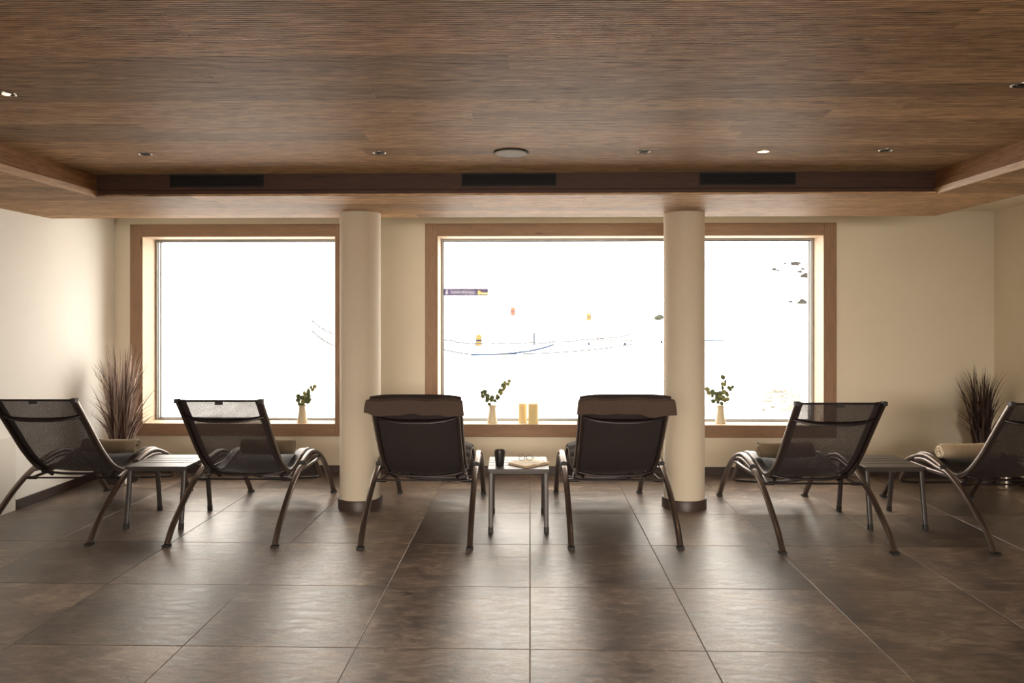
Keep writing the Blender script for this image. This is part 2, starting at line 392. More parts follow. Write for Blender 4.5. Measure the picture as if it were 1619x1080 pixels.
# ceiling slab with ribbed oak planks below it
ceil = struct(MB().box((XL-.3, YF-.3, ZC+.014), (XR+.3, YB, 2.75)).build('ceiling', M['plaster']), 'ribbed oak ceiling')
RO = .198
def plank_profile(w):
    n = 12; p = w/n; r = p*.68; pts = []
    for k in range(n):
        y = k*p
        pts += [(y+.0005, 0), (y+r-.001, 0), (y+r, .0045), (y+p-.0006, .0045)]
    pts += [(w-.0006, .012), (0, .012)]
    return [(y, z) for y, z in pts]
pcache = {}
def plank_rows(y0, y1, x0, x1, z, parent, seed, lens=(1.6, 3.0)):
    r = random.Random(seed); y = y0
    while y < y1-.02:
        w = min(RO, y1-y); x = x0
        first = r.uniform(.5, lens[1])
        while x < x1-.01:
            ln = first if x == x0 else r.uniform(*lens)
            if x1-(x+ln) < .5: ln = x1-x
            ln = round(ln, 1) if x+ln < x1 else ln
            key = (round(w, 3), round(ln, 3))
            if key not in pcache: pcache[key] = MB().prism_x(plank_profile(w), .0006, ln-.0006).mesh('plank', M['ceiling_wood'])
            inst('plank', pcache[key], (x, y, z), parent)
            x += ln
        y += w
XA, XB2, YR = -2.98, 2.72, 5.21     # edges of the recess
XS = 3.30; YS = 6.36                # outer edges of the soffit
plank_rows(YR-RO*20, YR, XA, XB2, ZC+.001, ceil, 3)
# recess ceiling farther back towards the camera, out of the frame
MB().box((XA, YF, ZC+.002), (XB2, YR-RO*20, ZC+.0135)).build('plank_field', M['ceiling_wood'], ceil)

# dropped soffit: a ring of boards around the recess
sof = MB()
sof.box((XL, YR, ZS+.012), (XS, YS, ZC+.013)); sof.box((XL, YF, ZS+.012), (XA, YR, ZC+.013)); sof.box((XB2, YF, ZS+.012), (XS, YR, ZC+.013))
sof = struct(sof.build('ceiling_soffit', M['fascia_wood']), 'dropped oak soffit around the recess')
plank_rows(YS-RO*6, YS, XL, XS, ZS, sof, 11, (2.0, 3.2))
ysa = YS-RO*6
k = 0
plank_rows(ysa-RO*14, ysa, XL, XA+.001, ZS, sof, 12, (2.0, 3.2))
plank_rows(ysa-RO*14, ysa, XB2, XS, ZS, sof, 13, (2.0, 3.2))
for x0, x1 in ((XL, XA), (XB2, XS)):
    MB().box((x0, YF, ZS+.001), (x1, ysa-RO*14, ZS+.012)).build('plank_field', M['ceiling_wood'], sof)
# dark shadow strip along the outer edge of the soffit
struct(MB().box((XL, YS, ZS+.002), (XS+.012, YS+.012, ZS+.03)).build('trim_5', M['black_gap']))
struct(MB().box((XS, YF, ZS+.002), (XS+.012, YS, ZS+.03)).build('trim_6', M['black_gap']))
# fascia boards and pale chamfered lip of the recess; the back run is shade-coloured
H1 = ZS+.045
f1 = struct(MB().box((XA, YR-.014, H1), (XB2, YR, ZC)).build('trim_1', M['fascia_wood']), 'oak fascia board at the back, coloured as in shade')
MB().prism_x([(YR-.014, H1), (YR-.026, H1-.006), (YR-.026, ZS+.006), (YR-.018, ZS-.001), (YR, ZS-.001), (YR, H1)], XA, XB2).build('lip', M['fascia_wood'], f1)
MB().box((XA, YR-.0265, ZS-.002), (XB2, YR-.016, ZS+.003)).build('edge_bead', M['lip_wood'], f1)
for nm, x, s in (('trim_2', XA, 1), ('trim_3', XB2, -1)):
    f = struct(MB().box((min(x, x+s*.014), YF, H1), (max(x, x+s*.014), YR-.014, ZC)).build(nm, M['fascia_wood_lit_y']), 'oak fascia board')
    MB().prism_y([(x+s*.014, H1), (x+s*.028, H1-.008), (x+s*.018, ZS-.001), (x, ZS-.001), (x, H1)], YF, YR-.026).build('lip', M['lip_wood_y'], f)

# skirtings
def skirt(nm, a, b_, mat, lab): 
    o = struct(MB().box(a, b_).build(nm, M[mat]), lab); bev(o, .003); return o
skirt('baseboard_back', (XL+.012, YB-.012, 0), (XR-.012, YB, .079), 'stone_base', 'dark stone skirting under the windows')
skirt('baseboard_left', (XL, 5.91, 0), (XL+.012, YB, .079), 'stone_base', 'dark stone skirting on the left wall')
skirt('baseboard_right', (XR-.012, YF, 0), (XR, YB, .079), 'stone_base', 'dark stone skirting on the right wall')
skirt('trim_4', (XL, YF, 0), (XL+.008, 5.905, .076), 'panel_white', 'white skirting on the near left wall')
pn = tag(MB().box((XL, 3.0, .08), (XL+.008, 5.905, .585)).build('wall_panel', M['panel_white']), 'low white flush panel on the left wall beside the chair', 'panel'); bev(pn, .003)

# windows
for i, (x0, x1) in enumerate(WIN):
    w = struct(MB().box((x0-.001, YB+.001, ZW0-.02), (x1+.001, 7.70, ZW0)).build('window_%d' % (i+1), M['lining']), ['left window with one pane', 'wide right window behind the column'][i])
    cw = .118; yf = YB-.02
    L_ = [MB().box((x0-cw, yf, ZW0-cw), (x0, YB+.012, ZW1+cw)).build('casing', M['casing_v'], w),
          MB().box((x1, yf, ZW0-cw), (x1+cw, YB+.012, ZW1+cw)).build('casing', M['casing_v'], w),
          MB().box((x0, yf, ZW1), (x1, YB+.012, ZW1+cw)).build('casing', M['casing_h'], w),
          MB().box((x0, yf, ZW0-cw), (x1, YB+.012, ZW0)).build('casing', M['casing_h'], w)]
    for o in L_: bev(o, .0025)
    MB().box((x0, yf+.003, ZW0), (x0+.006, 7.70, ZW1)).build('lining', M['lining'], w)
    MB().box((x1-.006, yf+.003, ZW0), (x1, 7.70, ZW1)).build('lining', M['lining'], w)
    MB().box((x0, yf+.003, ZW1-.006), (x1, 7.70, ZW1+.02)).build('lining', M['lining'], w)
    MB().box((x0, yf+.003, ZW0), (x1, 7.70, ZW0+.003)).build('sill', M['lining'], w)
    t = .018
    for a, b_ in (((x0+.006, 7.58, ZW0+.003), (x0+.006+t, 7.70, ZW1-.006)), ((x1-.006-t, 7.58, ZW0+.003), (x1-.006, 7.70, ZW1-.006)),
                  ((x0+.006+t, 7.58, ZW1-.006-t), (x1-.006-t, 7.70, ZW1-.006)), ((x0+.006+t, 7.58, ZW0+.003), (x1-.006-t, 7.70, ZW0+.003+t*.6))):
        bev(MB().box(a, b_).build('sash', M['sash'], w), .002)
    q = MB(); s = .004; X0, X1, Z0, Z1 = x0+.006+t, x1-.006-t, ZW0+.003+t*.6, ZW1-.006-t
    for yy in (7.60, 7.655):
        q.box((X0, yy, Z0), (X0+s, yy+.006, Z1)); q.box((X1-s, yy, Z0), (X1, yy+.006, Z1)); q.box((X0+s, yy, Z1-s), (X1-s, yy+.006, Z1)); q.box((X0+s, yy, Z0), (X1-s, yy+.006, Z0+s))
    q.build('gasket', M['gasket'], w)
    MB().box((X0, 7.664, Z0), (X1, 7.672, Z1)).build('pane', M['glass'], w)

# columns
for nm, xc, yc, lab in (('column', -1.351, 6.09, 'round cream column with dark stone foot, in front of the left window'),
                        ('column', 1.227, 6.15, 'round cream column with dark stone foot, in front of the wide window')):
    c = MB().lathe([(.16, .001), (.16, ZS-.001)], 64).build(nm, M['column'], None, True); c.location = (xc, yc, 0)
    tag(c, lab, 'column', None, 'structure')
    MB().lathe([(.161, .0), (.175, .0), (.175, .074), (.172, .078), (.161, .078)], 64, closed=True).build('column_foot', M['stone_base'], c, True)

# ------------------------------------------------------------------ fittings in the ceiling
for x, lab in ((-2.137, 'left'), (-.142, 'middle'), (1.46, 'right')):
    t = thing('air_vent', {'left': 'long black air vent in the oak fascia above the left window', 'middle': 'long black air vent in the fascia between the columns',
              'right': 'long black air vent in the fascia right of the second column'}[lab], 'vent', (x, YR-.014, 2.44), 0, 'air vents in the oak fascia')
    w, h = .322, .0435
    MB().box((-w, -.002, -h), (w, 0, h)).build('backing', M['black_gap'], t)
    q = MB(); q.box((-w, -.007, h-.006), (w, -.002, h)); q.box((-w, -.007, -h), (w, -.002, -h+.006)); q.box((-w, -.007, -h+.006), (-w+.006, -.002, h-.006)); q.box((w-.006, -.007, -h+.006), (w, -.002, h-.006))
    q.build('vent_frame', M['vent_dark'], t)
    for k in range(5):
        z = -h+.018+k*.0128
        MB().prism_x([(-.006, z-.003), (-.002, z), (-.002, z+.0015), (-.006, z-.0015)], -w+.006, w-.006).build('slat', M['vent_dark'], t)

def downlight(x, y, lab, lit=False, cover=False):
    t = thing('downlight', lab, 'downlight', (x, y, ZC), 0, 'small round downlights in the oak ceiling')
    r = .038
    MB().lathe([(r-.007, -.001), (r-.007, -.004), (r-.003, -.006), (r, -.004), (r+.001, 0), (r-.003, 0)], 28, closed=True).build('ring', M['steel'], t, True)
    if cover:
        MB().lathe([(r-.007, 0), (r-.007, -.003), (.015, -.006), (.001, -.0065)], 28).build('cover', M['lamp_glow'], t, True)
    else:
        MB().lathe([(r-.0071, -.0005), (r-.0071, -.0015), (.002, -.0018)], 28).build('recess', M['black_gap'], t, True)  # flat black disc standing in for the dark inside of the can
        MB().lathe([(.017, -.0019), (.013, -.005), (.004, -.007)], 20).build('bulb', M['lamp_glow'] if lit else M['rubber'], t, True)
    if lit or cover:
        d = bpy.data.lights.new('downlight_beam', 'SPOT'); o = bpy.data.objects.new('downlight_beam', d); COL.objects.link(o); o.parent = t
        d.energy = 9; d.spot_size = math.radians(100); d.spot_blend = .8; d.color = (1, .78, .52); d.shadow_soft_size = .02; o.location = (0, 0, -.02)
def P(u, v):                        # a point of the recess ceiling from its bearing
    d = (ZC-1.53)*1215/(497-v); p = W((u-809.5)*d/1215, d); return p.x, p.y
downlight(*P(10, 148), 'lit downlight in the ceiling recess, nearest the left corner of the photo', lit=True)
downlight(*P(230, 243), 'unlit downlight above the left end of the first air vent')
downlight(*P(600, 241), 'unlit downlight above the left column')
downlight(*P(1018, 239), 'unlit downlight just right of the ceiling speaker')
downlight(*P(1207, 239), 'downlight with a bright white lens above the right air vent', cover=True)
downlight(*P(1400, 237), 'unlit downlight near the right corner of the recess')
downlight(*P(1614, 134), 'unlit downlight at the far right, nearer than the others')
x, y = P(808, 240.5)
t = thing('ceiling_speaker', 'flat round grey loudspeaker in the oak ceiling above the middle air vent', 'speaker', (x, y, ZC))
MB().lathe([(.090, -.001), (.090, -.004), (.104, -.004), (.104, 0), (.10, 0)], 40, closed=True).build('shadow_gap', M['black_gap'], t, True)
MB().lathe([(.094, -.0045), (.097, -.008), (.093, -.0125), (.05, -.0145), (.002, -.015)], 40).build('speaker_grille', M['speaker_mesh'], t, True)
MB().lathe([(.085, -.0008), (.085, -.0046)], 30).build('bracket', M['black_gap'], t)

# ------------------------------------------------------------------ loungers
HW = .357        # half distance of the legs
HS = .275        # half distance of the sling tubes
ARCH = [(0, .012), (.08, .106), (.187, .191), (.307, .277), (.45, .358), (.585, .412), (.75, .455), (.9, .466), (1.06, .428), (1.2, .355), (1.32, .262), (1.46, .125), (1.56, .012)]
RAIL = [(-.02, .960), (.08, .842), (.185, .716), (.295, .585), (.42, .465), (.53, .398), (.62, .380), (.75, .405), (.88, .444), (1.0, .460), (1.13, .432), (1.26, .352), (1.37, .25), (1.44, .17)]
def yz(prof, x, dz=0): return [(x, y, z+dz) for y, z in prof]
arch = spline(yz(ARCH, 0), 6)
rail = spline(yz(RAIL, 0), 6)
def at_y(curve, y):
    for a, c in zip(curve, curve[1:]):
        if a.y <= y <= c.y:
            t = (y-a.y)/max(1e-6, c.y-a.y); return a.z+(c.z-a.z)*t
    return curve[-1].z

def make_lounger():
    t = thing('lounger', 'x', 'lounger')
    for s in (-1, 1):
        x = s*HW
        rear = [p+Vector((x, 0, 0)) for p in arch if p.y < .60]
        rear += [Vector((x, y, at_y(arch, y)-min(.024, (y-.58)*.25))) for y in (.64, .70, .78, .86, .94, 1.0)]
        lg = MB().tube(rear, .020, .0165, 12, power=2.6).build('leg', M['frame'], t, True)
        MB().box((x-.0225, -.021, 0), (x+.0225, .025, .016)).build('foot_cap', M['rubber'], lg)
        fr = [Vector((x, y, at_y(arch, y)+.012*max(0, min(1, (1.05-y)/.2)))) for y in (.63, .68, .74, .8, .86, .92, .98)]
        fr += [p+Vector((x, 0, 0)) for p in arch if p.y > 1.02]
        lg = MB().tube(fr, .0215, .014, 12, power=2.6).build('leg', M['frame'], t, True)
        MB().box((x-.0225, 1.537, 0), (x+.0225, 1.583, .016)).build('foot_cap', M['rubber'], lg)
        z = fr[0].z
        bev(MB().box((x-.022, .616, z-.018), (x+.022, .634, z+.010)).build('end_cap', M['rubber'], lg), .003)
        # flat chord bar between the two ends of the arch
        ch = [(x-s*.004, .53, .392), (x-s*.004, .62, .384), (x-s*.004, .8, .378), (x-s*.004, 1.0, .378), (x-s*.004, 1.15, .383)]
        MB().tube(ch, .010, .013, 8, power=3).build('seat_bar', M['frame'], t, True)
        # sling tube
        MB().tube([p+Vector((s*HS, 0, 0)) for p in rail], .013, .019, 10, power=2.4).build('side_tube', M['frame'], t, True)
        MB().box((s*HS-.014, -.045, .950), (s*HS+.014, -.006, .977)).build('tube_cap', M['rubber'], t)
        # bracket from the chord of the arch to the sling tube and the recliner rod
        MB().tube([(x-s*.012, .44, .352), (s*(HW-.05), .46, .352), (s*(HS+.016), .56, .362), (s*(HS+.004), .64, .368)], .011, .011, 8, side=(0,0,1)).build('bracket', M['frame'], t, True)
        MB().tube([(s*(HS-.008), .50, .392), (s*(HS-.04), .535, .372), (s*(HS-.05), .56, .352)], .014, .010, 8).build('hinge', M['frame_dark'], t, True)
    MB().tube([(-HW+.012, .44, .353), (HW-.012, .44, .353)], .0062, n=8, side=(0,0,1)).tube([(-HW+.03, .44, .353), (-HW+.09, .44, .353)], .0115, n=10, side=(0,0,1)).tube(
        [(HW-.09, .44, .353), (HW-.03, .44, .353)], .0115, n=10, side=(0,0,1)).build('recliner_rod', M['frame_dark'], t, True)
    # cross bars
    MB().tube([(-HS, -.021, .963), (HS, -.021, .963)], .007, n=8, side=(0,0,1)).build('top_bar', M['frame_dark'], t, True)
    def bow(y, z, dy, dz, r, rm, nm):
        pts = []; rr = []
        for k in range(21):
            w = -1+k/10; e = 1-abs(w)**3
            pts.append((w*HS, y+dy*e, z+dz*e)); rr.append(r+(rm-r)*max(0, 1-(w*w)*1.25))
        MB().tube(pts, rr, .008, 8, side=(0, .55, .83)).build(nm, M['frame_dark'], t, True)
    bow(.075, .852, -.035, -.028, .011, .0175, 'headrest_bar')
    bow(.50, .405, -.02, -.030, .009, .009, 'crossbar')
    bow(.98, .44, 0, -.03, .009, .009, 'crossbar')
    MB().tube(spline([(-HS, 1.44, .17), (-HS*.8, 1.47, .15), (0, 1.49, .138), (HS*.8, 1.47, .15), (HS, 1.44, .17)], 5), .010, n=8, side=(0,0,1)).build('front_bar', M['frame_dark'], t, True)
    MB().box((-.026, -.031, .938), (.026, -.0255, .959)).build('maker_tag', M['rubber'], t)
    # sling: a sheet between the tubes, sagging a little
    q = MB(); nx = 12; s_ = 0; rows = []; pr = None
    for i, p in enumerate(rail):
        if pr is not None: s_ += (p-pr).length
        pr = p; tn = (rail[min(i+1, len(rail)-1)]-rail[max(i-1, 0)]).normalized(); nrm = Vector((0, -tn.z, tn.y))
        if nrm.z < 0: nrm = -nrm
        e = min(1, min(i, len(rail)-1-i)/8)
        rows.append([(Vector(((2*k/nx-1)*(HS-.004), 0, 0))+p+nrm*(.012-.022*e*(1-(2*k/nx-1)**2)), ((2*k/nx-1)*HS, s_)) for k in range(nx+1)])
    vs = [v for r in rows for v, _ in r]; uvv = [u for r in rows for _, u in r]
    fs = [(i*(nx+1)+k, i*(nx+1)+k+1, (i+1)*(nx+1)+k+1, (i+1)*(nx+1)+k) for i in range(len(rows)-1) for k in range(nx)]
    q.add(vs, fs, [[uvv[j] for j in f] for f in fs])
    q.build('sling', M['sling'], t, True)
    # hems: the doubled, opaque edges of the mesh
    for s in (-1, 1):
        h = MB(); pv = []
        for i, p in enumerate(rail):
            tn = (rail[min(i+1, len(rail)-1)]-rail[max(i-1, 0)]).normalized(); nrm = Vector((0, -tn.z, tn.y))
            if nrm.z < 0: nrm = -nrm
            pv += [p+nrm*.013+Vector((s*(HS-.002), 0, 0)), p+nrm*.011+Vector((s*(HS-.046), 0, 0)), p+nrm*.0155+Vector((s*(HS-.046), 0, 0)), p+nrm*.0175+Vector((s*(HS-.002), 0, 0))]
        n = len(rail)
        f = [(4*i+k, 4*i+(k+1) % 4, 4*i+4+(k+1) % 4, 4*i+4+k) for i in range(n-1) for k in range(4)]
        h.add(pv, f); h.build('hem', M['frame_dark'], t)
    return t

chair0 = make_lounger()
spots = [   # rear-left foot, front-left foot in lounger-row axes, label
    ((-3.516, 5.097), (-3.504, 6.687), 'mesh sun lounger at the far left, beside the left wall, cut by the frame'),
    ((-2.272, 5.055), (-2.246, 6.612), 'mesh sun lounger left of the left column, second from the left'),
    ((-.989, 5.010), (-.956, 6.598), 'sun lounger with a brown pad, just right of the left column'),
    ((.386, 5.013), (.377, 6.576), 'sun lounger with a brown pad, just left of the right column'),
    ((1.728, 4.905), (1.745, 6.454), 'mesh sun lounger just right of the right column'),
    ((3.074, 4.882), (3.113, 6.444), 'mesh sun lounger at the far right, cut by the frame')]
CH = []
for i, (r, f, lab) in enumerate(spots):
    o = chair0 if i == 0 else copy_tree(chair0)
    a = W(*r); b2 = W(*f); dv = (b2-a).normalized(); rz = math.atan2(-dv.x, dv.y)
    right = Vector((dv.y, -dv.x, 0)); c = a+right*HW
    o.location = (c.x, c.y, 0); o.rotation_euler = (0, 0, rz); tag(o, lab, 'lounger', 'six sun loungers facing the windows'); CH.append((o, c, rz))

# quilted pads with a hood over the backrest, on the two middle loungers
def make_pad(label, skew):
    t = thing('lounger_pad', label, 'pad')
    q = MB(); nx = 14; n = len(rail)-8; rings = []
    hw = .300
    s_ = 0; pr = None
    for i in range(n):
        p = rail[i]; tn = (rail[min(i+1, len(rail)-1)]-rail[max(i-1, 0)]).normalized(); nrm = Vector((0, -tn.z, tn.y))
        if nrm.z < 0: nrm = -nrm
        if pr is not None: s_ += (p-pr).length
        pr = p
        th = .046+.012*abs(math.sin(s_*PI/.115))
        lo = p+nrm*.024; ring = []
        for k in range(nx+1):                                   # upper side
            w = 2*k/nx-1; ring.append(lo+Vector((w*hw, 0, 0))+nrm*(th*(1-abs(w)**5*.45)))
        for k in range(nx, -1, -1):
            w = 2*k/nx-1; ring.append(lo+Vector((w*hw*.985, 0, 0))+nrm*(.006*abs(w)**4))
        rings.append(ring)
    m = len(rings[0]); vs = [v for r in rings for v in r]
    fs = [(i*m+k, i*m+(k+1) % m, (i+1)*m+(k+1) % m, (i+1)*m+k) for i in range(n-1) for k in range(m)]
    fs += [tuple(range(m-1, -1, -1)), tuple((n-1)*m+k for k in range(m))]
    q.add(vs, fs).build('cushion', M['pad'], t, True)
    for s in (-1, 1):
        pts = []
        for i in range(0, n, 1):
            p = rail[i]; tn = (rail[min(i+1, len(rail)-1)]-rail[max(i-1, 0)]).normalized(); nrm = Vector((0, -tn.z, tn.y))
            if nrm.z < 0: nrm = -nrm
            pts.append(p+nrm*.027+Vector((s*(hw+.001), 0, 0)))
        MB().tube(pts, .0035, n=6).build('piping', M['piping'], t, True)
    # hood: cloth folded over the top edge, hanging down behind
    q = MB(); nx = 24; prof = [(.085, .905), (.074, .940), (.052, .968), (.008, .984), (-.035, .987), (-.058, .972), (-.062, .945), (-.060, .915), (-.057, .880)]
    th = .009; W2 = .325
    rows = []
    for k in range(nx+1):
        w = 2*k/nx-1; rr = []
        e = abs(w)**6
        drop = .010*math.sin(w*5+skew)+.006*math.sin(w*13+skew*2)
        for j, (y, z) in enumerate(prof):
            f = max(0, j-4)/4
            yy = y*(1-.05*e) - .006*math.sin(w*9+skew)*f
            zz = z - .014*e*(1-f) + drop*f*.7 + .004*math.sin(w*7+skew*3) - f*.004*w*skew
            rr.append(Vector((w*W2*(1-.045*(1-f)*e*0-.05*(1-f)*e), yy, zz)))
        rows.append(rr)
    m = len(prof); vs = []
    for r in rows:
        vs += r
    for r in rows:
        for j, p in enumerate(r):
            a = r[max(j-1, 0)]; c = r[min(j+1, m-1)]; d = (c-a).normalized(); vs.append(p+Vector((0, d.z, -d.y))*(-th) if False else p+Vector((0, -d.z, d.y))*(-th)*(-1))
    n0 = (nx+1)*m; fs = []
    for k in range(nx):
        for j in range(m-1):
            a = k*m+j; fs += [(a, a+1, a+m+1, a+m), (n0+a, n0+a+m, n0+a+m+1, n0+a+1)]
        for j in (0, m-1):
            a = k*m+j; fs.append((a, a+m, n0+a+m, n0+a))
    for k in (0, nx):
        for j in range(m-1):
            a = k*m+j; fs.append((a, a+1, n0+a+1, n0+a))
    q.add(vs, fs).build('hood', M['pad_flap'], t, True)
    # side gussets closing the hood
    for s in (-1, 1):
        ks = 0 if s < 0 else nx
        r = rows[ks]
        g_ = MB(); pts = [v+Vector((0, 0, 0)) for v in r]; g_.add(pts+[p-Vector((s*.006, 0, 0)) for p in pts], [tuple(range(m)), tuple(range(2*m-1, m-1, -1))]+[(j, (j+1) % m, m+(j+1) % m, m+j) for j in range(m)])
        g_.build('hood_side', M['pad_flap'], t)
    return t
for i, lab, sk in ((2, 'dark brown quilted pad with folded hood, on the lounger right of the left column', 1.0),
                   (3, 'dark brown quilted pad with folded hood, on the lounger left of the right column', 2.3)):
    o, c, rz = CH[i]; p = make_pad(lab, sk); p.location = (c.x, c.y, 0); p.rotation_euler = (0, 0, rz); p['group'] = 'quilted pads on the middle loungers'

# rolled towels
def towel(label, length, seed):
    r = random.Random(seed); q = MB()
    turns = 3.1; n = 78; th = .0125; nl = 14
    prof = []
    ph0 = r.uniform(0, 6)
    outer = []; inner = []
    for k in range(n+1):
        a = 2*PI*turns*k/n; rad = .016+(.064-.016)*k/n
        wob = 1+.03*math.sin(a*2+ph0)
        outer.append((rad*wob*math.cos(-a+ph0), rad*wob*math.sin(-a+ph0)*.94)); rad -= th*(.5+.5*min(1, (n-k)/6+.2))
        rad = max(rad, .004)
        inner.append((rad*wob*math.cos(-a+ph0), rad*wob*math.sin(-a+ph0)*.94))
    ring = outer+inner[::-1]; m = len(ring); vs = []
    for i in range(nl+1):
        f = i/nl; x = (f-.5)*length
        sag = .003*math.sin(f*7+ph0); sc = 1+.03*math.sin(f*11+ph0*2)-.04*abs(2*f-1)**8
        for j, (y, z) in enumerate(ring):
            vs.append((x+(.004*math.sin(j*.4) if i in (0, nl) else 0), y*sc, z*sc+sag))
    fs = [(i*m+k, i*m+(k+1) % m, (i+1)*m+(k+1) % m, (i+1)*m+k) for i in range(nl) for k in range(m)]
    for base in (0, nl*m):                                     # the spiral ends, quad by quad
        for k in range(n): fs.append((base+k, base+k+1, base+m-2-k, base+m-1-k))
    o = q.add(vs, fs).build('rolled_towel', M['towel'], None, True)
    return tag(o, label, 'towel', 'rolled towels on the loungers')
for i, xo, ln, lab in ((0, .045, .42, 'rolled taupe towel on the far left lounger'), (1, .028, .40, 'rolled taupe towel on the second lounger from the left'),
                   (4, -.045, .40, 'rolled taupe towel on the lounger right of the right column'), (5, -.05, .44, 'rolled pale towel on the far right lounger')):
    o, c, rz = CH[i]; tw = towel(lab, ln, i*3+1); tw.data.materials[0] = M['towel_pale'] if i == 5 else M['towel']
    p = Matrix.Rotation(rz, 3, 'Z') @ Vector((xo, .86, 0))
    tw.location = (c.x+p.x, c.y+p.y, .441+.066); tw.rotation_euler = (0, 0, rz+.02*(i-2))

# ------------------------------------------------------------------ side tables
def make_table():
    t = thing('side_table', 'x', 'table')
    a, b_, z1 = .216, .235, .44
    q = MB()                                                    # top with three slots cut in it
    ys = [-b_, -.094, -.086, -.004, .004, .086, .094, b_]
    for k in range(0, 8, 2): q.box((-a, ys[k], z1-.022), (a, ys[k+1], z1))
    for k in range(1, 7, 2):
        q.box((-a, ys[k], z1-.022), (-a+.075, ys[k+1], z1)); q.box((a-.075, ys[k], z1-.022), (a, ys[k+1], z1))
    bev(q.build('table_top', M['table_metal'], t), .003)
    MB().box((-a+.012, -b_+.012, z1-.034), (a-.012, b_-.012, z1-.0225)).build('underframe', M['table_metal'], t)
    for sx in (-1, 1):
        for sy in (-1, 1):
            top = Vector((sx*(a-.022), sy*(b_-.03), z1-.03)); bot = Vector((sx*.195, sy*.262, .024))
            l = MB().tube([top, bot], .0165, .0125, 12, power=4).build('leg', M['table_metal'], t, True)
            MB().tube([bot+Vector((0, -sy*.003, .016)), bot+Vector((0, sy*.002, -.024))], .0185, .0150, 12, power=4).build('foot', M['rubber'], l, True)
    return t
t0 = make_table()
for i, (x, d, lab) in enumerate(((-2.552, 5.735, 'low slotted metal side table between the two left loungers'), (.046, 5.645, 'low metal side table with mug and open book, between the padded loungers'),
                   (2.738, 5.715, 'low slotted metal side table between the two right loungers'))):
    o = t0 if i == 0 else copy_tree(t0)
    o.location = W(x, d); o.rotation_euler = (0, 0, YAW); tag(o, lab, 'table', 'low metal side tables')

# things on the middle table
ZT = .4402
p = W(-.088, 5.545)
mg = thing('mug', 'dark stoneware mug on the middle side table', 'mug', (p.x, p.y, ZT), math.radians(62))
MB().lathe([(.002, 0), (.026, 0), (.030, .004), (.034, .04), (.0385, .09), (.0405, .108), (.0392, .110), (.0375, .107), (.0355, .09), (.031, .04), (.027, .010), (.002, .008)], 32).build('mug_body', M['mug'], mg, True)
MB().tube(spline([(-.034, 0, .088), (-.050, -.004, .086), (-.056, -.006, .066), (-.050, -.004, .046), (-.033, 0, .042)], 5), .0045, .006, 8, side=(0,1,0)).build('handle', M['mug'], mg, True)

p = W(.125, 5.585); bz = math.radians(43)
bk = thing('open_book', 'open book lying on the middle side table', 'book', (p.x, p.y, ZT), bz)
sw, sh = .118, .095
bev(MB().box((-sw-.003, -sh-.003, 0), (sw+.003, sh+.003, .002)).build('cover', M['cover_brown'], bk), .001)
def pageblock(s):
    pr = [(0, .002), (0, .010)]
    for k in range(1, 9):
        f = k/8; pr.append((s*sw*f, .010+.010*math.sin(min(1, f*2.2)*PI/2)-.006*f*f))
    pr.append((s*sw, .002)); return [(x, z) for x, z in pr]
for s in (-1, 1):
    MB().prism_y(pageblock(s), -sh, sh).build('page_block', M['paper_edge'], bk)
    pr = pageblock(s)[1:-1]
    MB().prism_y(pr+[(x, z+.0012) for x, z in pr[::-1]], -sh+.001, sh-.001).build('page', M['paper'], bk)

p = W(.10, 5.61)
gl = thing('spectacles', 'black round spectacles lying on the open book', 'spectacles', (p.x, p.y, ZT+.0218), math.radians(-8))
for s in (-1, 1):
    ring = [(s*.029+.0225*math.cos(a), -.002, .022+.0205*math.sin(a)) for a in [2*PI*k/24 for k in range(25)]]
    MB().tube(ring, .0018, n=6, side=(0,1,0)).build('rim', M['glass_frame'], gl, True)
    lens = [(s*.029+.0215*math.cos(a), -.002, .022+.0195*math.sin(a)) for a in [2*PI*k/24 for k in range(24)]]
    MB().add(lens+[(x, y+.001, z) for x, y, z in lens], [tuple(range(24)), tuple(range(47, 23, -1))]+[(k, (k+1) % 24, 24+(k+1) % 24, 24+k) for k in range(24)]).build('lens', M['glass'], gl)
    MB().tube(spline([(s*.052, 0, .026), (s*.056, .03, .022), (s*.050, .085, .010), (s*.046, .118, .003)], 5), .0017, n=6).build('temple', M['glass_frame'], gl, True)
MB().tube(spline([(-.008, -.002, .026), (0, -.004, .030), (.008, -.002, .026)], 4), .0017, n=6, side=(0,1,0)).build('bridge', M['glass_frame'], gl, True)

